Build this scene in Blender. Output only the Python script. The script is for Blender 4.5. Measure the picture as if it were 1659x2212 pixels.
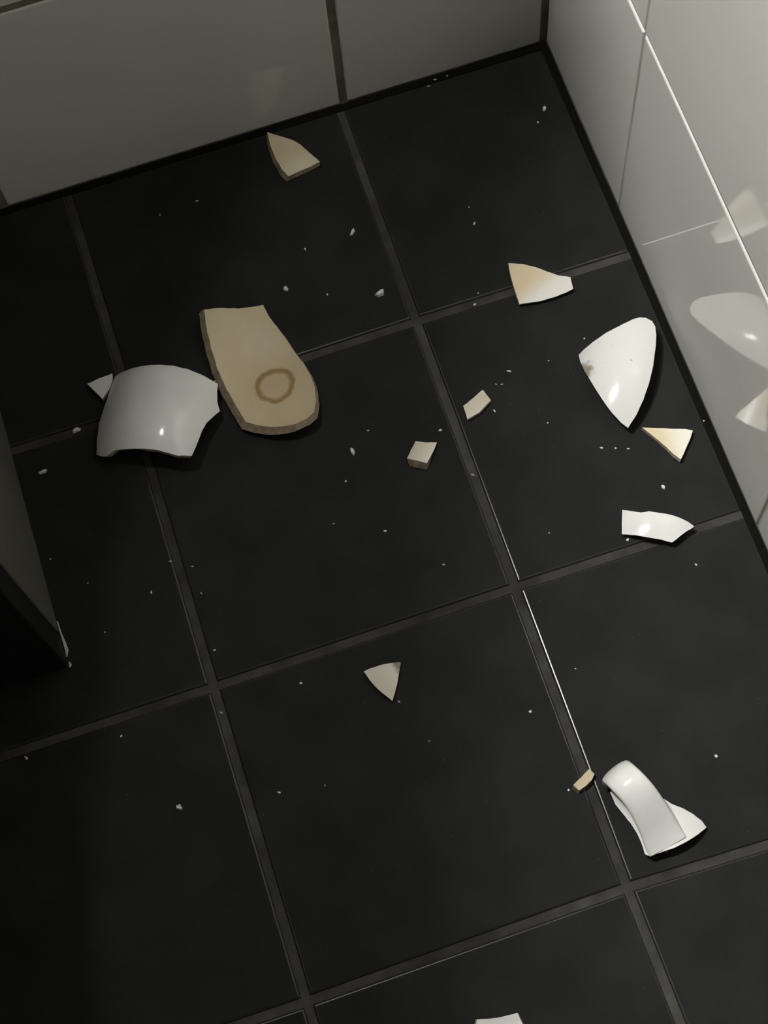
import bpy, bmesh, math, random
from mathutils import Vector, Matrix
from mathutils.geometry import delaunay_2d_cdt

for _o in list(bpy.data.objects):
    bpy.data.objects.remove(_o, do_unlink=True)
S = bpy.context.scene
C = S.collection
PW, PH = 1659, 2212                       # photograph frame
# ------------------------------------------------------------------ camera
FPX = 3620.88
CAM = Vector((-0.12897, -0.50038, 1.01881))
AX_R = Vector((0.94959233, -0.30893038, -0.05325808))
AX_D = Vector((-0.30767279, -0.88586146, -0.34725629))
AX_F = Vector((0.06009874, 0.34613797, -0.93625672))
cam_d = bpy.data.cameras.new('camera')
cam_d.sensor_width = 36.0
cam_d.sensor_fit = 'AUTO'
cam_d.lens = FPX / PH * 36.0
cam_d.clip_start = 0.01
cam = bpy.data.objects.new('camera', cam_d)
C.objects.link(cam)
m = Matrix.Identity(4)
for r in range(3):
    m[r][0], m[r][1], m[r][2], m[r][3] = AX_R[r], -AX_D[r], -AX_F[r], CAM[r]
cam.matrix_world = m
S.camera = cam
# ------------------------------------------------------------------ world, exposure
w = bpy.data.worlds.new('world')
S.world = w
w.use_nodes = True
w.node_tree.nodes['Background'].inputs[0].default_value = (0.9, 0.93, 1.0, 1)
w.node_tree.nodes['Background'].inputs[1].default_value = 0.02
S.view_settings.view_transform = 'Standard'
S.view_settings.look = 'None'
S.view_settings.exposure = 0.0
S.view_settings.gamma = 1.0
S.view_settings.use_curve_mapping = False
LAMP_STRENGTH = 920.0                      # the two opal tubes of the wall lamp
LAMP_X = (-0.42, -0.240)
LAMP_LEN = (0.100, 0.017)
LAMP_R = 0.028
LAMP_Y, LAMP_Z = 0.115, 1.45
SHADE_BASIN_RIGHT = -0.15

random.seed(7)
YB, XR = 0.18178, 0.15861                  # tile faces of back and right wall
XL, YF, ZC = -0.735, -1.25, 2.3


def bp(u, v, z=0.0):
    """pixel -> point on the horizontal plane at height z"""
    d = AX_R * ((u - PW / 2) / FPX) + AX_D * ((v - PH / 2) / FPX) + AX_F
    t = (z - CAM.z) / d.z
    return CAM + d * t


# ------------------------------------------------------------------ materials
def mat(name, base, rough=0.5, spec=0.5, coat=0.0, build=None):
    mm = bpy.data.materials.new(name)
    mm.use_nodes = True
    nt = mm.node_tree
    b = nt.nodes['Principled BSDF']
    b.inputs['Base Color'].default_value = (*base, 1)
    b.inputs['Roughness'].default_value = rough
    b.inputs['Specular IOR Level'].default_value = spec
    b.inputs['Coat Weight'].default_value = coat
    b.inputs['Coat Roughness'].default_value = 0.09
    if build:
        build(nt, b)
    return mm


def noise(nt, scale, detail=3.0, rough=0.5, vec=None):
    n = nt.nodes.new('ShaderNodeTexNoise')
    n.inputs['Scale'].default_value = scale
    n.inputs['Detail'].default_value = detail
    n.inputs['Roughness'].default_value = rough
    if vec is None:
        tc = nt.nodes.new('ShaderNodeTexCoord')
        vec = tc.outputs['Object']
    nt.links.new(vec, n.inputs['Vector'])
    return n


def ramp(nt, src, stops):
    r = nt.nodes.new('ShaderNodeValToRGB')
    e = r.color_ramp.elements
    while len(e) < len(stops):
        e.new(0.5)
    for k, (p, c) in enumerate(stops):
        e[k].position = p
        e[k].color = (*c, 1) if len(c) == 3 else c
    nt.links.new(src, r.inputs['Fac'])
    return r


def bump(nt, b, src, strength, dist):
    bn = nt.nodes.new('ShaderNodeBump')
    bn.inputs['Strength'].default_value = strength
    bn.inputs['Distance'].default_value = dist
    nt.links.new(src, bn.inputs['Height'])
    nt.links.new(bn.outputs['Normal'], b.inputs['Normal'])


def noisy(c0, c1, scale, lo=0.35, hi=0.65, bs=0.0, bd=0.001, bscale=None):
    def f(nt, b):
        n = noise(nt, scale, 4)
        r = ramp(nt, n.outputs['Fac'], [(lo, c0), (hi, c1)])
        nt.links.new(r.outputs['Color'], b.inputs['Base Color'])
        if bs:
            n2 = noise(nt, bscale or scale, 3)
            bump(nt, b, n2.outputs['Fac'], bs, bd)
    return f


M = {}
M['wall_tile'] = mat('wall_tile_glaze', (.6, .59, .54), 0.05, 0.5, 0,
                     noisy((.67, .667, .625), (.70, .697, .655), 9, bs=.10, bd=.0006, bscale=16))
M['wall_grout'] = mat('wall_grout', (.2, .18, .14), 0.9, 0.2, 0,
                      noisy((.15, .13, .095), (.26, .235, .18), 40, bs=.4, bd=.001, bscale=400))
M['tile_edge'] = mat('floor_tile_worn_edge', (.02, .02, .02), 0.25, 0.5)
M['floor_tile'] = mat('floor_tile_black', (.013, .013, .013), 0.6, 0.08, 0,
                      noisy((.0145, .0150, .0146), (.0205, .0210, .0206), 25, bs=.35, bd=.00025, bscale=900))


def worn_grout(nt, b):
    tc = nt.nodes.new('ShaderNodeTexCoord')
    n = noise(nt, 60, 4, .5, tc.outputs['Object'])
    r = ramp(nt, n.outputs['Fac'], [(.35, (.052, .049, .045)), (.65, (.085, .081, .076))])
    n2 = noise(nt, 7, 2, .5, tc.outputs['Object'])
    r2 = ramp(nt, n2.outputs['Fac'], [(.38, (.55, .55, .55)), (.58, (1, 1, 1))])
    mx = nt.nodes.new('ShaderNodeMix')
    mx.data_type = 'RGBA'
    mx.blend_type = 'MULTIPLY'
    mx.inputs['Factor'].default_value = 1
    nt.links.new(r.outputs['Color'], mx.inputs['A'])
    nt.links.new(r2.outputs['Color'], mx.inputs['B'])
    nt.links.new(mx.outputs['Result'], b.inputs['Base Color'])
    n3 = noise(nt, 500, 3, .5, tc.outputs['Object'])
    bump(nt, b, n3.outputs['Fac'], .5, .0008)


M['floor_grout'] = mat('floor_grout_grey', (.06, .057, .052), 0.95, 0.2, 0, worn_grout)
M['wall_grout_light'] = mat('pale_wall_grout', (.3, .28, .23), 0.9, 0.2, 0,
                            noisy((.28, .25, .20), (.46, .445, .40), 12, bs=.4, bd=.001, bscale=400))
M['seal'] = mat('black_seal', (.0065, .0065, .005), 0.8, 0.05)
M['plaster'] = mat('dark_plaster', (.1, .098, .09), 0.9, 0.2, 0, noisy((.09, .088, .08), (.11, .108, .10), 6))
M['white_glaze'] = mat('white_glaze', (.8, .79, .75), 0.1, 0.5, 0.6,
                       noisy((.79, .788, .765), (.84, .838, .82), 60, bs=.05, bd=.0005, bscale=120))


def speckle(nt, b):
    n = noise(nt, 420, 1)
    r = ramp(nt, n.outputs['Fac'], [(0.76, (.8, .79, .76)), (0.80, (.42, .40, .37))])
    nt.links.new(r.outputs['Color'], b.inputs['Base Color'])


M['speck_glaze'] = mat('white_glaze_speckled', (.8, .79, .75), 0.1, 0.5, 0.6, speckle)
M['stained'] = mat('tea_stained_glaze', (.7, .58, .38), 0.2, 0.5, 0.3,
                   noisy((.60, .49, .32), (.70, .62, .46), 30, bs=.05, bd=.0005, bscale=150))
M['cream'] = mat('cream_glaze', (.74, .69, .56), 0.2, 0.5, 0.3,
                 noisy((.70, .63, .49), (.78, .75, .66), 45))


def grad(c_near, c_far, scale_dir):
    """stain that runs out along a direction of the shard's own surface"""
    def f(nt, b):
        tc = nt.nodes.new('ShaderNodeTexCoord')
        dot = nt.nodes.new('ShaderNodeVectorMath')
        dot.operation = 'DOT_PRODUCT'
        dot.inputs[1].default_value = scale_dir
        nt.links.new(tc.outputs['Object'], dot.inputs[0])
        n = noise(nt, 70, 3, .5, tc.outputs['Object'])
        ad = nt.nodes.new('ShaderNodeMath')
        ad.operation = 'MULTIPLY_ADD'
        nt.links.new(n.outputs['Fac'], ad.inputs[0])
        ad.inputs[1].default_value = 0.5
        nt.links.new(dot.outputs['Value'], ad.inputs[2])
        r = ramp(nt, ad.outputs['Value'], [(0.0, c_near), (0.55, c_far)])
        nt.links.new(r.outputs['Color'], b.inputs['Base Color'])
    return f


M['half_stained_rim'] = mat('half_stained_glaze_rim', (.8, .7, .5), 0.3, 0.35, 0.0,
                            grad((.70, .58, .38), (.82, .80, .74), (14, -34, 0)))
M['half_stained_tri'] = mat('half_stained_glaze_triangle', (.8, .7, .5), 0.25, 0.4, 0.1,
                            grad((.74, .64, .44), (.86, .82, .72), (36, -8, 0)))
M['tri_glaze'] = mat('cream_glaze_dark_corner', (.74, .69, .56), 0.2, 0.5, 0.3)
M['chip_edge_glaze'] = mat('white_glaze_brown_corner', (.8, .79, .75), 0.1, 0.5, 0.6)


def brown_corner(nt, b, base=(.82, .81, .79), dark=(.34, .29, .22), r0=.0025):
    tc = nt.nodes.new('ShaderNodeTexCoord')
    v = nt.nodes.new('ShaderNodeVectorMath')
    v.operation = 'DISTANCE'
    nt.links.new(tc.outputs['Object'], v.inputs[0])
    v.inputs[1].default_value = CORNER
    n = noise(nt, 260, 2, .5, tc.outputs['Object'])
    a = nt.nodes.new('ShaderNodeMath')
    a.operation = 'MULTIPLY_ADD'
    nt.links.new(n.outputs['Fac'], a.inputs[0])
    a.inputs[1].default_value = -0.008
    nt.links.new(v.outputs['Value'], a.inputs[2])
    r = ramp(nt, a.outputs['Value'], [(0.0, dark), (r0, dark), (r0 + .0009, base)])
    n2 = noise(nt, 420, 1, .5, tc.outputs['Object'])
    r2 = ramp(nt, n2.outputs['Fac'], [(0.76, (1, 1, 1)), (0.80, (.6, .57, .53))])
    mx = nt.nodes.new('ShaderNodeMix')
    mx.data_type = 'RGBA'
    mx.blend_type = 'MULTIPLY'
    mx.inputs['Factor'].default_value = 1
    nt.links.new(r.outputs['Color'], mx.inputs['A'])
    nt.links.new(r2.outputs['Color'], mx.inputs['B'])
    nt.links.new(mx.outputs['Result'], b.inputs['Base Color'])


def ring_stain(nt, b):
    """tea ring around the middle of the cup floor (object origin = ring centre)"""
    tc = nt.nodes.new('ShaderNodeTexCoord')
    n = noise(nt, 90, 3, .5, tc.outputs['Object'])
    mp = nt.nodes.new('ShaderNodeVectorMath')
    mp.operation = 'MULTIPLY'
    nt.links.new(tc.outputs['Object'], mp.inputs[0])
    mp.inputs[1].default_value = (1, 1.02, 0)
    ln = nt.nodes.new('ShaderNodeVectorMath')
    ln.operation = 'LENGTH'
    nt.links.new(mp.outputs[0], ln.inputs[0])
    a = nt.nodes.new('ShaderNodeMath')
    a.operation = 'MULTIPLY_ADD'
    nt.links.new(n.outputs['Fac'], a.inputs[0])
    a.inputs[1].default_value = 0.006
    nt.links.new(ln.outputs['Value'], a.inputs[2])
    k = nt.nodes.new('ShaderNodeMath')
    k.operation = 'MULTIPLY'
    nt.links.new(a.outputs[0], k.inputs[0])
    k.inputs[1].default_value = 33.0            # 30 mm -> 1
    be = (.60, .50, .335)
    r = ramp(nt, k.outputs[0], [(0.0, (.44, .32, .18)), (0.085, (.44, .32, .18)), (0.12, (.56, .45, .29)),
                                (0.38, (.57, .46, .30)), (0.46, (.35, .225, .09)), (0.51, (.34, .22, .085)),
                                (0.57, be), (1.0, (.62, .525, .355))])
    n2 = noise(nt, 22, 4, .6, tc.outputs['Object'])
    r2 = ramp(nt, n2.outputs['Fac'], [(0.3, (.93, .91, .88)), (0.7, (1.06, 1.06, 1.05))])
    mx = nt.nodes.new('ShaderNodeMix')
    mx.data_type = 'RGBA'
    mx.blend_type = 'MULTIPLY'
    mx.inputs['Factor'].default_value = 1
    nt.links.new(r.outputs['Color'], mx.inputs['A'])
    nt.links.new(r2.outputs['Color'], mx.inputs['B'])
    nt.links.new(mx.outputs['Result'], b.inputs['Base Color'])


M['ring_stained'] = mat('tea_ring_stained_glaze', (.6, .5, .33), 0.45, 0.3, 0.0, ring_stain)
M['biscuit'] = mat('broken_ceramic', (.42, .36, .27), 0.85, 0.25, 0,
                   noisy((.34, .28, .2), (.5, .44, .34), 200, bs=.6, bd=.0006, bscale=700))
M['biscuit_dark'] = mat('stained_broken_ceramic', (.24, .19, .13), 0.85, 0.25, 0,
                        noisy((.17, .13, .09), (.30, .24, .17), 220, bs=.6, bd=.0006, bscale=700))
M['biscuit_base'] = mat('tan_broken_ceramic', (.34, .27, .18), 0.85, 0.25, 0,
                        noisy((.25, .19, .125), (.37, .30, .205), 220, bs=.6, bd=.0006, bscale=700))
M['chip'] = mat('ceramic_chip', (.72, .71, .67), 0.35, 0.5)
M['cabinet_side'] = mat('grey_cabinet_side', (.30, .29, .26), 0.5, 0.4, 0, noisy((.09, .088, .078), (.115, .113, .10), 20))
M['cabinet_door'] = mat('black_cabinet_door', (.008, .008, .008), 0.45, 0.4)
M['chip_veneer'] = mat('chipped_veneer', (.5, .52, .49), 0.4, 0.5)
M['chrome'] = mat('chrome', (.8, .8, .8), 0.15, 0.5)
M['chrome'].node_tree.nodes['Principled BSDF'].inputs['Metallic'].default_value = 1
M['opal'] = mat('opal_lamp_glass', (.9, .9, .85), 0.3)
_b = M['opal'].node_tree.nodes['Principled BSDF']
_b.inputs['Emission Color'].default_value = (1.0, .985, .94, 1)
_b.inputs['Emission Strength'].default_value = LAMP_STRENGTH


# ------------------------------------------------------------------ object helpers
def link_mesh(name, bm, material, parent=None, loc=None, smooth=False):
    me = bpy.data.meshes.new(name)
    bm.normal_update()
    bm.to_mesh(me)
    bm.free()
    if material:
        me.materials.append(material)
    if smooth:
        for p in me.polygons:
            p.use_smooth = True
    o = bpy.data.objects.new(name, me)
    C.objects.link(o)
    if parent:
        o.parent = parent
    if loc is not None:
        o.location = loc
    return o


def empty(name, loc, label, cat, group=None):
    o = bpy.data.objects.new(name, None)
    o.empty_display_size = 0.02
    o.location = loc
    C.objects.link(o)
    tag(o, label, cat, group)
    return o


def tag(o, label, cat, group=None):
    o['label'] = label
    o['category'] = cat
    if group:
        o['group'] = group


def box(bm, lo, hi):
    vs = [bm.verts.new((x, y, z)) for z in (lo[2], hi[2]) for y in (lo[1], hi[1]) for x in (lo[0], hi[0])]
    for f in ((0, 2, 3, 1), (4, 5, 7, 6), (0, 1, 5, 4), (2, 6, 7, 3), (0, 4, 6, 2), (1, 3, 7, 5)):
        bm.faces.new([vs[k] for k in f])
    return vs


def bevel_all(bm, off, seg):
    bmesh.ops.bevel(bm, geom=list(bm.edges), offset=off, segments=seg, affect='EDGES', profile=0.5)


def box_obj(name, lo, hi, material, parent=None, bev=0.0, seg=2):
    bm = bmesh.new()
    box(bm, lo, hi)
    if bev:
        bevel_all(bm, bev, seg)
    return link_mesh(name, bm, material, parent)


def struct(o):
    o['kind'] = 'structure'
    return o


# ------------------------------------------------------------------ floor
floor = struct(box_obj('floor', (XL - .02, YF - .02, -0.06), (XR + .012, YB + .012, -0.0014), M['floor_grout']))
XG = [-0.8, -0.6, -0.4, -0.2, 0.0, XR - .0032]
YG = [YB - .0032, 0.0, -0.2, -0.4, -0.6, -0.8, -1.0, -1.2]
NODE = {}
for i, x in enumerate(XG):
    for j, y in enumerate(YG):
        NODE[i, j] = Vector((x + random.uniform(-.0007, .0007), y + random.uniform(-.0007, .0007), 0))


def setn(i, j, u, v):
    NODE[i, j] = bp(u, v)


setn(4, 1, 900, 693); setn(4, 2, 1113, 1268); setn(4, 3, 1355, 1917)
setn(3, 1, 290, 892); setn(3, 2, 462, 1483); setn(3, 3, 663, 2163)
NODE[3, 0] = Vector((-.2008, YG[0], 0)); NODE[4, 0] = Vector((.0013, YG[0], 0))
NODE[5, 1] = Vector((XG[5], -.0006, 0)); NODE[5, 2] = Vector((XG[5], -.2003, 0)); NODE[5, 3] = Vector((XG[5], -.4025, 0))
NODE[2, 1].y = .0004; NODE[2, 2].y = -.1998; NODE[2, 3].y = -.3998
NODE[4, 4] = Vector((.0035, -.6, 0))
JH = 0.0027                                   # half joint
for j in range(len(YG) - 1):
    for i in range(len(XG) - 1):
        a, b_, c, d = NODE[i, j], NODE[i + 1, j], NODE[i + 1, j + 1], NODE[i, j + 1]
        top = 0.0015 if j == 0 else JH
        rgt = 0.0015 if i == len(XG) - 2 else JH
        pts = [a + Vector((JH, -top, 0)), b_ + Vector((-rgt, -top, 0)), c + Vector((-rgt, JH, 0)), d + Vector((JH, JH, 0))]
        cen = sum(pts, Vector()) / 4
        bm = bmesh.new()
        up = [bm.verts.new((p - cen) + Vector((0, 0, 0))) for p in pts]
        dn = [bm.verts.new((p - cen) + Vector((0, 0, -.008))) for p in pts]
        bm.faces.new(up[::-1])
        bm.faces.new(dn)
        for k in range(4):
            bm.faces.new((up[k], up[(k + 1) % 4], dn[(k + 1) % 4], dn[k]))
        bmesh.ops.recalc_face_normals(bm, faces=bm.faces)
        eds = [e for e in bm.edges if e.verts[0] in up and e.verts[1] in up]
        bmesh.ops.bevel(bm, geom=eds, offset=.0016, segments=4, affect='EDGES', profile=.5)
        o = link_mesh('floor_tile', bm, M['floor_tile'], floor, cen + Vector((0, 0, random.uniform(-.0002, .0002))))
        o.data.materials.append(M['tile_edge'])
        for p in o.data.polygons:
            if .05 < abs(p.normal.z) < .9995:
                p.material_index = 1
# dark seal where the floor meets the walls
struct(box_obj('trim_1', (XL, YB - .0050, -.012), (XR, YB, -.0004), M['seal']))
struct(box_obj('trim_2', (XR - .0050, YF, -.012), (XR, YB - .005, -.0004), M['seal']))

# ------------------------------------------------------------------ walls with 20 x 25 tiles
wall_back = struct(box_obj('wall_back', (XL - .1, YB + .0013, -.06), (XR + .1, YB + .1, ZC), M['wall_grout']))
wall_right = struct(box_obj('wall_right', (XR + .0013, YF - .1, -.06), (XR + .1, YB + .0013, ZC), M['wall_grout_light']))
wall_left = struct(box_obj('wall_left', (XL - .1, YF - .1, -.06), (XL, YB + .0013, ZC), M['plaster']))
wall_front = struct(box_obj('wall_front', (XL, YF - .1, -.06), (XR + .0013, YF, ZC), M['plaster']))
ceiling = struct(box_obj('ceiling', (XL - .1, YF - .1, ZC), (XR + .1, YB + .1, ZC + .08), M['plaster']))
ROWS = 5                                    # tiled dado, painted plaster above
HZ = 0.1992
tile_cache = {}


def wall_tile(parent, w, h, face, at_, rot):
    key = (round(w, 4), round(h, 4))
    if key not in tile_cache:
        bm = bmesh.new()
        box(bm, (-w / 2, 0, -h / 2), (w / 2, .007, h / 2))
        eds = [e for e in bm.edges if all(abs(v.co.y) < 1e-6 for v in e.verts)]
        bmesh.ops.bevel(bm, geom=eds, offset=.0016, segments=4, affect='EDGES', profile=.5)
        bmesh.ops.recalc_face_normals(bm, faces=bm.faces)
        me = bpy.data.meshes.new('wall_tile')
        bm.to_mesh(me)
        bm.free()
        me.materials.append(M['wall_tile'])
        tile_cache[key] = me
    o = bpy.data.objects.new('wall_tile', tile_cache[key])
    C.objects.link(o)
    o.parent = parent
    o.location = at_
    o.rotation_euler = (random.uniform(-.0015, .0015), 0, rot + random.uniform(-.0012, .0012))


JB = 0.0058
xs = [XL, -.7505 + .252, -.2465, .0056, XR + .0]
xs = [XL, -.4985, -.2465, .0056, XR - .0015]
for k in range(len(xs) - 1):
    x0 = xs[k] + (JB / 2 if k else .001)
    x1 = xs[k + 1] - (JB / 2 if k < len(xs) - 2 else .003)
    for rr in range(ROWS):
        z0 = .0012 if rr == 0 else rr * HZ - .002 + JB / 2
        z1 = (rr + 1) * HZ - .002 - JB / 2
        wall_tile(wall_back, x1 - x0, z1 - z0, None, ((x0 + x1) / 2, YB, (z0 + z1) / 2), 0)
JR = 0.0022
ys = [YB, .0365, -.2112, -.459, -.707, -.955, -1.203, YF]
for k in range(len(ys) - 1):
    y1 = ys[k] - (JR / 2 if k else .0004)
    y0 = ys[k + 1] + JR / 2
    for rr in range(ROWS):
        z0 = .0012 if rr == 0 else rr * HZ - .0026 + .002
        z1 = (rr + 1) * HZ - .0026 - .002
        wall_tile(wall_right, y1 - y0, z1 - z0, None, (XR, (y0 + y1) / 2, (z0 + z1) / 2), -math.pi / 2)

struct(box_obj('trim_3', (XL, YB - .001, ROWS * HZ - .002), (XR, YB + .002, ZC), M['plaster']))
struct(box_obj('trim_4', (XR - .001, YF, ROWS * HZ - .002), (XR + .002, YB - .001, ZC), M['plaster']))
# ------------------------------------------------------------------ lamp on the back wall (out of frame)
lamp = empty('wall_lamp', (-.37, YB, LAMP_Z), 'white wall lamp with two opal glass tubes on the back wall', 'lamp')


def cyl_x(bm, x0, x1, r, y, z, seg=24):
    a, b_ = [], []
    for k in range(seg):
        t = 2 * math.pi * k / seg
        a.append(bm.verts.new((x0, y + r * math.cos(t), z + r * math.sin(t))))
        b_.append(bm.verts.new((x1, y + r * math.cos(t), z + r * math.sin(t))))
    for k in range(seg):
        bm.faces.new((a[k], a[(k + 1) % seg], b_[(k + 1) % seg], b_[k]))
    bm.faces.new(a[::-1])
    bm.faces.new(b_)
    bmesh.ops.recalc_face_normals(bm, faces=bm.faces)


for lx, ll in zip(LAMP_X, LAMP_LEN):
    bm = bmesh.new()
    cyl_x(bm, -ll / 2, ll / 2, LAMP_R, 0, 0)
    link_mesh('opal_tube', bm, M['opal'], lamp, (lx + .37, LAMP_Y - YB, 0), True)
bm = bmesh.new()
_o, _i = [], []
for k in range(17):                          # trough added over the tubes to cut bounce light, open below
    t = math.pi * k / 16
    _o.append([bm.verts.new((.015 + sx * .14, LAMP_Y - YB + .048 * math.cos(t), -.03 + .07 * math.sin(t))) for sx in (-1, 1)])
    _i.append([bm.verts.new((.015 + sx * .14, LAMP_Y - YB + .0465 * math.cos(t), -.03 + .0685 * math.sin(t))) for sx in (-1, 1)])
for k in range(16):
    bm.faces.new((_o[k][0], _o[k][1], _o[k + 1][1], _o[k + 1][0]))
    bm.faces.new((_i[k][0], _i[k + 1][0], _i[k + 1][1], _i[k][1]))
    for e_ in (0, 1):
        bm.faces.new((_o[k][e_], _o[k + 1][e_], _i[k + 1][e_], _i[k][e_]))
for k in (0, 16):
    bm.faces.new((_o[k][0], _i[k][0], _i[k][1], _o[k][1]))
bmesh.ops.recalc_face_normals(bm, faces=bm.faces)
link_mesh('added_lamp_shade', bm, M['cabinet_door'], lamp)
bm = bmesh.new()
box(bm, (-.125, -.014, -.03), (.155, -.0015, .03))
bevel_all(bm, .004, 2)
link_mesh('back_plate', bm, M['chrome'], lamp)
for dx in (-.11, .09, .115):
    bm = bmesh.new()
    box(bm, (dx - .006, LAMP_Y - YB + .02, -.008), (dx + .006, -.012, .008))
    link_mesh('bracket', bm, M['chrome'], lamp)

# ------------------------------------------------------------------ cabinet (mostly out of frame) with an added sink as light blocker
CX, CY = -0.2853, -0.1580
cab = empty('vanity_cabinet', ((XL + CX) / 2, 0, 0), 'narrow floor cabinet with grey side and black chipped front', 'cabinet')
ox = (XL + CX) / 2
bm = bmesh.new()
box(bm, (XL + .008 - ox, CY + .0245, .0003), (CX - ox, YB - .0045, .80))
bevel_all(bm, .0008, 1)
link_mesh('body', bm, M['cabinet_side'], cab)
bm = bmesh.new()
box(bm, (XL + .008 - ox, CY, .0003), (CX - ox, CY + .0225, .798))
bevel_all(bm, .0015, 2)
door = link_mesh('door', bm, M['cabinet_door'], cab)
bm = bmesh.new()
box(bm, (-.02, CY - .02, .5), (-.008, CY - .0005, .62))
bevel_all(bm, .003, 2)
link_mesh('handle', bm, M['chrome'], door)


def sliver(pts, h, name, parent):
    """thin splinter standing on the floor edge of the door; pts = (x, y, half width)"""
    bm = bmesh.new()
    lo, hi = [], []
    for x, y, hw in pts:
        for s in (-1, 1):
            lo.append(bm.verts.new((x + s * hw - ox, y, .0004)))
            hi.append(bm.verts.new((x + s * hw * .5 - ox, y, .0004 + h)))
    n = len(pts)
    for k in range(n - 1):
        a = 2 * k
        bm.faces.new((hi[a], hi[a + 2], hi[a + 3], hi[a + 1]))
        bm.faces.new((lo[a], lo[a + 2], hi[a + 2], hi[a]))
        bm.faces.new((lo[a + 1], hi[a + 1], hi[a + 3], lo[a + 3]))
    bm.faces.new((lo[0], hi[0], hi[1], lo[1]))
    bm.faces.new((lo[-2], lo[-1], hi[-1], hi[-2]))
    bmesh.ops.recalc_face_normals(bm, faces=bm.faces)
    o = link_mesh(name, bm, M['chip_veneer'], parent)
    return o


ch = [(118, 1345, .0004), (127, 1372, .0006), (131, 1392, .0011), (136, 1408, .0013), (141, 1421, .0004)]
q = []
for u, v, hw in ch:
    p_ = bp(u, v)
    q.append((max(p_.x, CX + .0002 + hw), p_.y, hw))
sl = sliver(q, .0012, 'chipped_edge', cab)
sl['label'] = 'pale chipped splinter along the foot of the front edge'
q = []
for u, v, hw in [(150, 1431, .0006), (152, 1437, .0011), (149, 1443, .0006)]:
    p_ = bp(u, v)
    q.append((max(p_.x, CX + .0002 + hw), p_.y, hw))
sliver(q, .0012, 'chipped_corner', cab)

shade_basin = empty('shading_basin', ((XL + SHADE_BASIN_RIGHT) / 2, -.07, .80), 'unseen white sink added on the narrow cabinet to shade the floor', 'shading_basin')  # unseen blocker, added to shade the back and left of the floor
SHADE_BASIN = [(-.150, .177), (-.172, .126), (-.224, .064), (-.251, -.004), (-.271, -.061), (-.288, -.103), (-.317, -.142), (-.364, -.175), (-.42, -.19),
         (-.50, -.197), (-.60, -.197), (-.67, -.185), (-.712, -.15), (-.726, -.09), (-.728, .0), (-.728, .177)]  # outline shaped so its shadow makes the dark-to-bright gradient
bcx, bcy = shade_basin.location.x, shade_basin.location.y
bm = bmesh.new()


def bloop(scale, z, dy=0.0):
    return [bm.verts.new(((x - bcx) * scale, (y - bcy) * scale + dy, z)) for x, y in SHADE_BASIN]


loops = [bloop(.80, .001), bloop(.95, .03), bloop(1.0, .055), bloop(1.0, .088), bloop(.985, .092), bloop(.84, .092, -.016), bloop(.81, .084, -.018),
         bloop(.55, .022, -.018), bloop(.1, .017, -.018)]
for a, b_ in zip(loops, loops[1:]):
    for k in range(len(a)):
        bm.faces.new((a[k], a[(k + 1) % len(a)], b_[(k + 1) % len(a)], b_[k]))
bm.faces.new(loops[0][::-1])
bm.faces.new(loops[-1])
bmesh.ops.recalc_face_normals(bm, faces=bm.faces)
link_mesh('shading_bowl', bm, M['white_glaze'], shade_basin, None, True)


# ------------------------------------------------------------------ shards
def arc(d, R):
    if R == 0:
        return 0.0
    s = 1 if R > 0 else -1
    R = abs(R)
    d = min(abs(d), R * .985)
    return s * (math.sqrt(R * R - d * d) - R)


def densify(px, step):
    out = []
    n = len(px)
    for k in range(n):
        a, b_ = px[k], px[(k + 1) % n]
        L = math.hypot(b_[0] - a[0], b_[1] - a[1])
        c = max(1, int(L / step))
        for s in range(c):
            t = s / c
            out.append((a[0] + (b_[0] - a[0]) * t, a[1] + (b_[1] - a[1]) * t))
    return out


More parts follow.
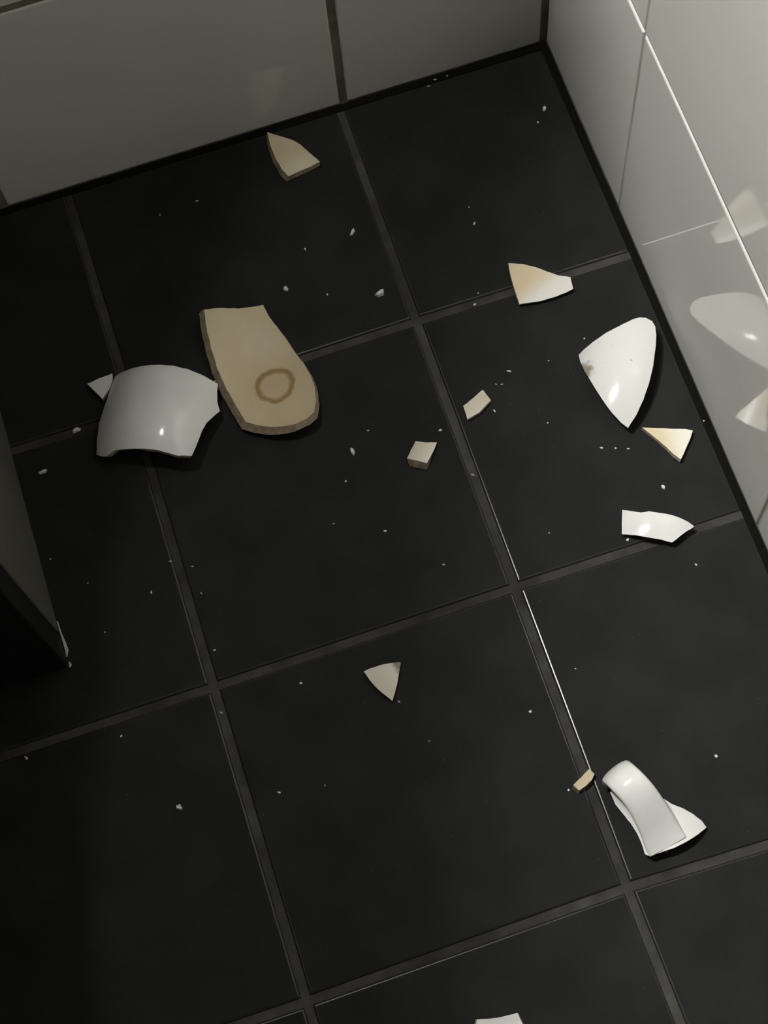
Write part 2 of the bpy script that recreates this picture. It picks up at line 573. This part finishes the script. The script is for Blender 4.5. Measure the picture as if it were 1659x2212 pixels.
def shard(name, label, px, thick=.0036, axis=None, Ru=0, Rv=0, tilt=(0, 0), flare=(0, 0), material='white_glaze',
          edge='biscuit', under='white_glaze', group=None, extra=None, origin_px=None, cat='shard', jag=0.5, lift=0.0, grid=.0028, flare_fn=None):
    """a broken piece: outline traced in the photo, laid on the floor as a curved shell of real thickness.
    axis: two pixels giving the v direction of the curved shell; Ru > 0 bulges up."""
    rng = random.Random(name + label)
    px = densify(px, 9)
    px = [(u + rng.uniform(-jag, jag), v + rng.uniform(-jag, jag)) for u, v in px]
    flat = [bp(u, v) for u, v in px]
    cen = sum(flat, Vector()) / len(flat)
    if axis:
        av = bp(*axis[1]) - bp(*axis[0])
        av.normalize()
    else:
        av = Vector((0, 1, 0))
    au = Vector((av.y, -av.x, 0))

    def prof(p, c):
        d = p - c
        u, v = d.dot(au), d.dot(av)
        z = arc(u, Ru) + arc(v, Rv) + tilt[0] * u + tilt[1] * v
        if extra:
            z += extra(u, v)
        return z

    pts = [p.copy() for p in flat]
    off = thick + lift
    for it in range(40):
        c = sum(pts, Vector()) / len(pts)
        c.z = 0
        zs = [prof(Vector((p.x, p.y, 0)), c) for p in pts]
        inner = [prof(c, c)]
        zmin = min(zs + inner)
        new = []
        for (u, v), z in zip(px, zs):
            new.append(bp(u, v, z - zmin + off))
        pts = [a * .5 + b_ * .5 for a, b_ in zip(pts, new)]
    c = sum(pts, Vector()) / len(pts)
    c.z = 0
    # triangulate with inner points
    xy = [Vector((p.x, p.y)) for p in pts]
    nb = len(xy)
    x0, x1 = min(p.x for p in xy), max(p.x for p in xy)
    y0, y1 = min(p.y for p in xy), max(p.y for p in xy)

    def inside(p):
        r = False
        for k in range(nb):
            a, b_ = xy[k], xy[(k + 1) % nb]
            if (a.y > p.y) != (b_.y > p.y) and p.x < (b_.x - a.x) * (p.y - a.y) / (b_.y - a.y) + a.x:
                r = not r
        return r

    inn = []
    yy = y0 + grid / 2
    row = 0
    while yy < y1:
        xx = x0 + grid / 2 + (grid / 2 if row % 2 else 0)
        while xx < x1:
            p = Vector((xx, yy))
            if inside(p) and min((p - q_).length for q_ in xy) > grid * .55:
                inn.append(p)
            xx += grid
        yy += grid
        row += 1
    vo, eo, fo, _, _, _ = delaunay_2d_cdt(xy + inn, [(k, (k + 1) % nb) for k in range(nb)], [list(range(nb))], 1, 1e-7)

    def zt(p):
        return prof(Vector((p.x, p.y, 0)), c)

    h = 1e-4
    top, bot, nrm = [], [], []
    for p in vo:
        z = zt(p)
        gx = (zt(p + Vector((h, 0))) - zt(p - Vector((h, 0)))) / (2 * h)
        gy = (zt(p + Vector((0, h))) - zt(p - Vector((0, h)))) / (2 * h)
        n = Vector((-gx, -gy, 1)).normalized()
        top.append(Vector((p.x, p.y, z)))
        bot.append(Vector((p.x, p.y, z)) - n * thick)
        nrm.append(n)
    # order of boundary verts in output
    ob = []
    for k in range(nb):
        ob.append(min(range(len(vo)), key=lambda i_: (vo[i_] - xy[k]).length_squared))
    if flare != (0, 0) or flare_fn:
        F = Vector((flare[0], flare[1], 0))
        for k in ob:
            if flare_fn:
                F = flare_fn(top[k] - c)
            bot[k] = bot[k] + F
    zmin = min(p.z for p in bot)
    for p in bot:
        p.z += lift - zmin + .0004
    for p in top:
        p.z += lift - zmin + .0004
    base = Vector((c.x, c.y, 0))
    org = bp(*origin_px) if origin_px else base
    root = empty(name, base, label, cat, group)
    rel = Vector((org.x, org.y, 0))
    bm = bmesh.new()
    T = [bm.verts.new(p - rel) for p in top]
    B = [bm.verts.new(p - rel) for p in bot]
    for f in fo:
        try:
            bm.faces.new([T[k] for k in f])
            g = bm.faces.new([B[k] for k in reversed(f)])
            g.material_index = 1
        except ValueError:
            pass
    for f in bm.faces:
        up = f.normal
        f.normal_update()
        if f.material_index == 0 and f.normal.z < 0 or f.material_index == 1 and f.normal.z > 0:
            f.normal_flip()
    o = link_mesh('glazed_wall', bm, M[material], root, rel - base, True)
    o.data.materials.append(M[under])
    # the broken rim: slightly chamfered, rough
    bm = bmesh.new()
    A, E, D = [], [], []
    for k in ob:
        A.append(bm.verts.new(top[k] - base))
        mid = (top[k] * .5 + bot[k] * .5) - base
        mid += Vector((rng.uniform(-1, 1), rng.uniform(-1, 1), rng.uniform(-1, 1))) * thick * .06
        E.append(bm.verts.new(mid))
        D.append(bm.verts.new(bot[k] - base))
    for k in range(nb):
        k2 = (k + 1) % nb
        if ob[k] == ob[k2]:
            continue
        bm.faces.new((A[k], A[k2], E[k2], E[k]))
        bm.faces.new((E[k], E[k2], D[k2], D[k]))
    bmesh.ops.recalc_face_normals(bm, faces=bm.faces)
    link_mesh('broken_edge', bm, M[edge], root)
    root['_zoff'] = lift - zmin
    return root


def zfinish():
    pass


# 1 the large cup wall, bulging side up
shard('cup_wall_shard', 'large domed white cup wall fragment lying bulging side up beside the stained cup base',
      [(247, 813), (262, 803), (285, 794), (315, 788), (345, 787), (375, 789), (405, 796), (435, 808), (470, 828), (468, 845), (469, 866),
       (475, 887), (462, 897), (446, 912), (436, 930), (428, 950), (421, 968), (414, 983), (385, 983), (365, 978), (340, 971), (310, 968),
       (275, 968), (250, 971), (240, 977), (232, 984), (220, 985), (208, 981), (209, 950), (213, 915), (224, 880), (236, 845)],
      thick=.0036, axis=((312, 975), (350, 800)), Ru=.050, Rv=.085, tilt=(.14, -.08), under='stained',
      flare_fn=lambda d: Vector((0, -.0014, 0)) if d.y < -.018 and d.x > -.016 else Vector())
# 2 cup base with tea ring
shard('cup_base_shard', 'long beige tea-stained cup base fragment with a brown ring in its hollow',
      [(441, 669), (475, 666), (515, 667), (545, 664), (568, 659), (576, 675), (590, 696), (614, 727), (640, 765), (660, 793), (672, 812),
       (680, 838), (683, 865), (679, 890), (664, 905), (640, 916), (612, 922), (585, 923), (555, 919), (531, 912), (512, 880), (490, 842),
       (470, 798), (455, 748), (446, 708)],
      thick=.0042, axis=((610, 880), (510, 680)), Ru=-.09, Rv=0, material='ring_stained', edge='biscuit_base', origin_px=(597, 839),
      extra=lambda u, v: (max(0, v + .004) ** 2) * 4.6 + (max(0, -.022 - v) ** 2) * 12,
      flare_fn=lambda d: Vector((-.0030, -.0012, 0)) if d.x < .018 else Vector((0, -.0010, 0)))
# 3 leaf shaped shard near the back wall
shard('cup_shard', 'leaf-shaped beige shard lying just in front of the back wall',
      [(578, 286), (600, 293), (632, 303), (650, 314), (668, 330), (691, 350), (672, 360), (648, 370), (623, 382), (608, 364), (594, 340), (583, 312)],
      thick=.0036, axis=((650, 375), (590, 295)), Ru=-.06, material='stained', edge='biscuit_dark', flare=(-.0016, -.0012), under='white_glaze')
# 4 small triangle left of the dome
shard('cup_shard', 'small white triangular shard beside the domed cup wall fragment',
      [(189, 829), (215, 818), (243, 807), (243, 821), (238, 838), (222, 862), (205, 846)], thick=.0034, Ru=.06, axis=((220, 860), (225, 812)))
# 5 half stained shard on the joint by the right wall
shard('cup_shard', 'half white half beige rim shard lying across the grout line near the right wall',
      [(1098, 569), (1130, 571), (1155, 577), (1180, 586), (1205, 595), (1232, 599), (1238, 624), (1222, 632), (1200, 641), (1165, 651), (1122, 657), (1112, 628), (1104, 598)],
      thick=.0036, axis=((1115, 640), (1235, 610)), Ru=-.06, material='half_stained_rim',
      extra=lambda u, v: -(max(0, u - .004) ** 2) * 32)
# 6 big white convex shard
_c = bp(1252, 768)
_flat = [bp(u, v) for u, v in [(1250, 765), (1418, 740), (1357, 923)]]
root6_px = [(1250, 765), (1262, 753), (1280, 738), (1310, 717), (1345, 699), (1368, 688), (1382, 684), (1396, 685), (1409, 692), (1416, 704), (1418, 722),
            (1417, 745), (1411, 790), (1402, 828), (1390, 862), (1375, 895), (1357, 923), (1342, 912), (1322, 890), (1300, 860), (1280, 828), (1263, 800), (1254, 780)]
CORNER = (0, 0, .012)
root6 = shard('cup_shard', 'large glossy white shield-shaped shard with brown chipped corner by the right wall',
              root6_px, thick=.0038, axis=((1352, 915), (1385, 700)), Ru=.040, Rv=.11, tilt=(.085, .06), material='chip_edge_glaze', edge='biscuit', jag=.2)
_gw = [c_ for c_ in root6.children if c_.name.startswith('glazed_wall')][0]
_best = min(_gw.data.vertices, key=lambda v_: v_.co.x)
CORNER = tuple(_best.co)
brown_corner(M['chip_edge_glaze'].node_tree, M['chip_edge_glaze'].node_tree.nodes['Principled BSDF'])
# 7 beige triangle
shard('cup_shard', 'cream and white triangular shard between the shield-shaped shard and the right wall',
      [(1387, 924), (1420, 925), (1455, 927), (1480, 927), (1496, 930), (1490, 950), (1480, 973), (1471, 993), (1455, 982), (1440, 967), (1415, 946)],
      thick=.0034, axis=((1400, 925), (1480, 960)), Ru=-.05, material='half_stained_tri', edge='biscuit')
# 8 bright white shard on the second joint
shard('cup_shard', 'bright white glossy five-sided shard overlapping the grout line near the right wall',
      [(1344, 1101), (1365, 1104), (1385, 1107), (1402, 1104), (1428, 1108), (1450, 1112), (1470, 1119), (1486, 1127), (1500, 1137), (1476, 1153),
       (1452, 1172), (1430, 1166), (1400, 1161), (1370, 1156), (1343, 1154), (1343, 1128)],
      thick=.0034, axis=((1350, 1130), (1490, 1145)), Ru=.05, Rv=.05, tilt=(-.09, .11))
# 9 small quadrilateral
shard('cup_shard', 'small cream four-sided shard with one ragged side on the black tile',
      [(1001, 877), (1022, 860), (1043, 842), (1060, 865), (1048, 878), (1036, 891), (1027, 896), (1020, 900), (1010, 906)], thick=.0030, material='cream', tilt=(.03, 0))
# 10 block with brown broken face
shard('cup_shard', 'small squarish white shard showing a brown broken face',
      [(898, 953), (920, 956), (944, 956), (938, 971), (930, 987), (922, 1001), (906, 996), (893, 994), (879, 990), (888, 972)],
      thick=.0045, Ru=.03, axis=((925, 1000), (945, 955)), material='cream', edge='biscuit_dark', flare_fn=lambda d: Vector((-.0006, -.0034, 0)) if d.y < -.002 else Vector((0, .001, 0)))
# 11 triangle on the middle tile
root11 = shard('cup_shard', 'cream triangular shard with a dark chipped corner alone on a black tile',
      [(786, 1451), (800, 1444), (822, 1437), (845, 1432), (866, 1431), (863, 1450), (857, 1480), (848, 1515), (833, 1503), (815, 1488), (798, 1468)],
      thick=.0030, Ru=.16, axis=((848, 1510), (826, 1440)), material='tri_glaze', edge='biscuit_dark', tilt=(-.09, .04))
_gw = [c_ for c_ in root11.children if c_.name.startswith('glazed_wall')][0]
CORNER = tuple(max(_gw.data.vertices, key=lambda v_: v_.co.x + v_.co.y).co)
brown_corner(M['tri_glaze'].node_tree, M['tri_glaze'].node_tree.nodes['Principled BSDF'], (.70, .655, .54), (.20, .17, .13), .0012)
# 12 small bar on the joint
shard('cup_shard', 'small beige bar-shaped shard lying across the grout line beside the handle',
      [(1238, 1696), (1255, 1679), (1272, 1662), (1284, 1672), (1279, 1685), (1266, 1697), (1251, 1708)], thick=.0042, material='stained', edge='biscuit_dark',
      flare=(-.0008, -.0012))
# 13 shard running out at the front
shard('cup_shard', 'pale white shard on the front row of tiles, away from all the other shards',
      [(1030, 2202), (1055, 2201), (1085, 2197), (1118, 2188), (1127, 2208), (1140, 2240), (1110, 2258), (1060, 2266), (1020, 2262), (1024, 2230)],
      thick=.0036, Ru=-.05, axis=((1075, 2260), (1080, 2200)))

# ------------------------------------------------------------------ handle with its piece of wall
HN = shard('cup_handle_shard', 'white cup handle still joined to a pointed piece of cup wall',
           [(1318, 1712), (1330, 1738), (1345, 1757), (1362, 1778), (1376, 1800), (1386, 1822), (1393, 1845), (1402, 1849), (1425, 1842), (1455, 1832), (1485, 1817), (1508, 1802), (1526, 1787),
            (1516, 1773), (1497, 1758), (1475, 1746), (1450, 1736), (1432, 1724), (1418, 1706), (1395, 1690), (1365, 1683), (1335, 1690)],
           thick=.0038, axis=((1445, 1820), (1355, 1690)), Ru=.042, jag=.3)
hw_ = [c_ for c_ in HN.children if c_.name.startswith('glazed_wall')][0]
hw_.name = 'cup_wall'


def sweep(path, width, thick, seg=20):
    """path: list of (centre, width, thickness, side vector); superellipse section"""
    bm = bmesh.new()
    rings = []
    n = len(path)
    for k, (p, wd, th, side) in enumerate(path):
        a = path[max(0, k - 1)][0]
        b_ = path[min(n - 1, k + 1)][0]
        t = (b_ - a).normalized()
        s = (side - t * side.dot(t)).normalized()
        up = s.cross(t).normalized()
        ring = []
        for q_ in range(seg):
            an = 2 * math.pi * q_ / seg
            cx_, sy_ = math.cos(an), math.sin(an)
            e = .86 if sy_ > 0 else .7
            x = math.copysign(abs(cx_) ** e, cx_) * wd / 2
            y = math.copysign(abs(sy_) ** e, sy_) * th / 2
            ring.append(bm.verts.new(p + s * x + up * y))
        rings.append(ring)
    for a, b_ in zip(rings, rings[1:]):
        for q_ in range(seg):
            bm.faces.new((a[q_], a[(q_ + 1) % seg], b_[(q_ + 1) % seg], b_[q_]))
    bm.faces.new(rings[0][::-1])
    bm.faces.new(rings[-1])
    bmesh.ops.recalc_face_normals(bm, faces=bm.faces)
    return bm


# centre line: pixel of the strip middle with its height, and the strip width
ctl = [(1443, 1829, .0085, .0250, .0040), (1434, 1812, .0105, .0246, .0050), (1420, 1783, .0150, .0230, .0058), (1402, 1750, .0215, .0216, .006), (1384, 1722, .0265, .0208, .006),
       (1365, 1699, .0288, .0204, .0064), (1347, 1681, .0272, .0202, .0066), (1336, 1671, .0228, .0202, .0068), (1331, 1668, .0168, .0204, .007), (1331, 1674, .0105, .0206, .007)]
P3 = [(bp(u, v, z), wd, th) for u, v, z, wd, th in ctl]
side = (bp(1357, 1648) - bp(1306, 1688)).normalized() + Vector((0, 0, .16))
path = []
for k in range(len(P3) - 1):
    p0, p1, p2, p3 = P3[max(0, k - 1)][0], P3[k][0], P3[k + 1][0], P3[min(len(P3) - 1, k + 2)][0]
    for s in range(5):
        t = s / 5
        pos = .5 * ((2 * p1) + (p2 - p0) * t + (2 * p0 - 5 * p1 + 4 * p2 - p3) * t * t + (-p0 + 3 * p1 - 3 * p2 + p3) * t ** 3)
        path.append((pos - HN.location, P3[k][1] * (1 - t) + P3[k + 1][1] * t, P3[k][2] * (1 - t) + P3[k + 1][2] * t, side))
path.append((P3[-1][0] - HN.location, P3[-1][1], P3[-1][2], side))
link_mesh('handle', sweep(path, 0, 0), M['white_glaze'], HN, None, True)

# ------------------------------------------------------------------ small chips
chip_meshes = []
for k in range(7):
    rg = random.Random(50 + k)
    bm = bmesh.new()
    n = rg.choice((5, 6, 7))
    tp, bt = [], []
    for q_ in range(n):
        an = 2 * math.pi * (q_ + rg.uniform(-.25, .25)) / n
        r = rg.uniform(.38, .56)
        bt.append(bm.verts.new((r * math.cos(an), r * math.sin(an), 0)))
        r *= rg.uniform(.55, .9)
        tp.append(bm.verts.new((r * math.cos(an), r * math.sin(an), rg.uniform(.75, 1.0))))
    bm.faces.new(tp)
    bm.faces.new(bt[::-1])
    for q_ in range(n):
        bm.faces.new((bt[q_], bt[(q_ + 1) % n], tp[(q_ + 1) % n], tp[q_]))
    bmesh.ops.recalc_face_normals(bm, faces=bm.faces)
    me = bpy.data.meshes.new('ceramic_chip')
    bm.to_mesh(me)
    bm.free()
    me.materials.append(M['chip'])
    chip_meshes.append(me)


def chip(u, v, a, b_, ang, label=None, group='tiny white chips scattered over the black tiles'):
    """a, b_: size in photo pixels; ang: image angle of the long side in degrees (up is positive)"""
    p = bp(u, v)
    pxm = (bp(u + 10, v) - p).length / 10
    e = bp(u + 30 * math.cos(math.radians(ang)), v - 30 * math.sin(math.radians(ang))) - p
    o = bpy.data.objects.new('ceramic_chip', chip_meshes[(int(u) * 7 + int(v)) % 7])
    C.objects.link(o)
    o.location = (p.x, p.y, .00045)
    o.rotation_euler = (0, 0, math.atan2(e.y, e.x))
    sx, sy = a * pxm * 1.08, b_ * pxm * 1.08
    o.scale = (sx, sy, min(sx, sy) * .45)
    tag(o, label or 'tiny white ceramic chip lying loose on the black floor tiles', 'chip', None if label else group)


chip(822, 635, 24, 19, 30, 'pea-sized white chip near the crossing of two grout lines')
chip(762, 502, 20, 11, 62, 'oval grey-white chip beside the grout line below the leaf-shaped shard')
chip(617, 625, 11, 14, 20, 'dull grey chip above the stained cup base')
chip(1176, 236, 13, 12, 80, 'small white crumb in the corner by the right wall')
chip(165, 930, 20, 12, 25, 'grey-white oval chip in the grout line left of the domed fragment')
chip(94, 1020, 22, 11, 22, 'flat white chip beside the cabinet foot')
chip(388, 1744, 14, 17, 70, 'round bright white chip alone on a dark front tile')
chip(762, 976, 10, 18, 15, 'slim grey chip beside the squarish shard with the brown face')
chip(1433, 1053, 9, 11, 20, 'small white chip between the triangular and five-sided shards')
chip(1356, 1167, 8, 11, 10, 'small white chip at the foot of the five-sided shard')
chip(1146, 1538, 8, 11, 20, 'small white chip left of the long bright grout edge')
chip(1547, 1634, 8, 8, 20, 'small bright white chip behind the cup handle')
for a in [(707, 637, 5, 5, 0), (1025, 484, 10, 6, 60), (1162, 265, 5, 5, 0), (795, 931, 6, 4, 0), (747, 1040, 6, 5, 40), (721, 1132, 5, 4, 0), (951, 930, 9, 6, 10),
          (1100, 803, 12, 6, -8), (1072, 831, 6, 3, -20), (1084, 831, 7, 3, 10), (1068, 888, 9, 4, -50), (1022, 1027, 10, 4, -30), (1185, 780, 4, 3, 0),
          (1262, 732, 5, 4, 0), (1183, 914, 5, 4, 0), (1299, 968, 9, 5, -15), (1330, 969, 6, 4, 0), (1357, 970, 8, 4, -10), (1503, 1220, 8, 4, -40),
          (832, 1148, 9, 5, 0), (603, 1712, 10, 6, -30), (862, 1516, 8, 4, -50), (57, 1637, 11, 5, -45), (464, 1405, 8, 5, 0), (262, 1591, 6, 4, 60),
          (327, 1280, 4, 8, 0), (368, 1213, 6, 4, 0), (416, 1224, 5, 3, 0), (435, 1282, 7, 3, -50), (227, 1366, 5, 4, 70), (927, 1601, 5, 3, 0),
          (650, 1476, 7, 6, 0), (1026, 659, 9, 6, 30), (1033, 634, 4, 4, 0), (659, 539, 4, 7, 20), (346, 465, 4, 4, 0), (1228, 1707, 6, 6, 0), (109, 1208, 5, 4, 0),
          (190, 1260, 4, 3, 0), (82, 1338, 6, 5, 30), (1013, 448, 4, 3, 0), (940, 173, 7, 4, 0), (966, 165, 4, 4, 0), (926, 187, 8, 3, 0), (702, 1697, 4, 3, 0),
          (426, 435, 8, 4, 20), (1243, 1445, 5, 3, 0), (1440, 1840, 5, 3, 0), (1520, 910, 5, 4, 0), (958, 1220, 6, 4, 0), (478, 1540, 9, 3, -40), (1186, 1152, 4, 4, 0)]:
    chip(*a)

# fine crumbs nobody could count
bm = bmesh.new()
rg = random.Random(3)
for k in range(260):
    u = rg.uniform(60, 1640)
    v = rg.uniform(250, 2200)
    if rg.random() > .25 + .75 * (u / 1659):
        continue
    p = bp(u, v)
    if p.x > XR - .008 or p.y > YB - .008 or p.x < CX + .004:
        continue
    r = rg.choice((.0002, .0003, .0004))
    vs = [bm.verts.new(p + Vector((r * math.cos(t + k), r * math.sin(t + k), .0004))) for t in (0, 2.1, 4.2)]
    tpv = bm.verts.new(p + Vector((0, 0, .0004 + r)))
    bm.faces.new(vs[::-1])
    for q_ in range(3):
        bm.faces.new((vs[q_], vs[(q_ + 1) % 3], tpv))
M['dust'] = mat('pale_dust', (.22, .215, .2), .8, .3)
d_ = link_mesh('ceramic_dust', bm, M['dust'])
d_['kind'] = 'stuff'
tag(d_, 'fine pale ceramic crumbs strewn over the black floor tiles', 'dust')
bpy.context.view_layer.update()
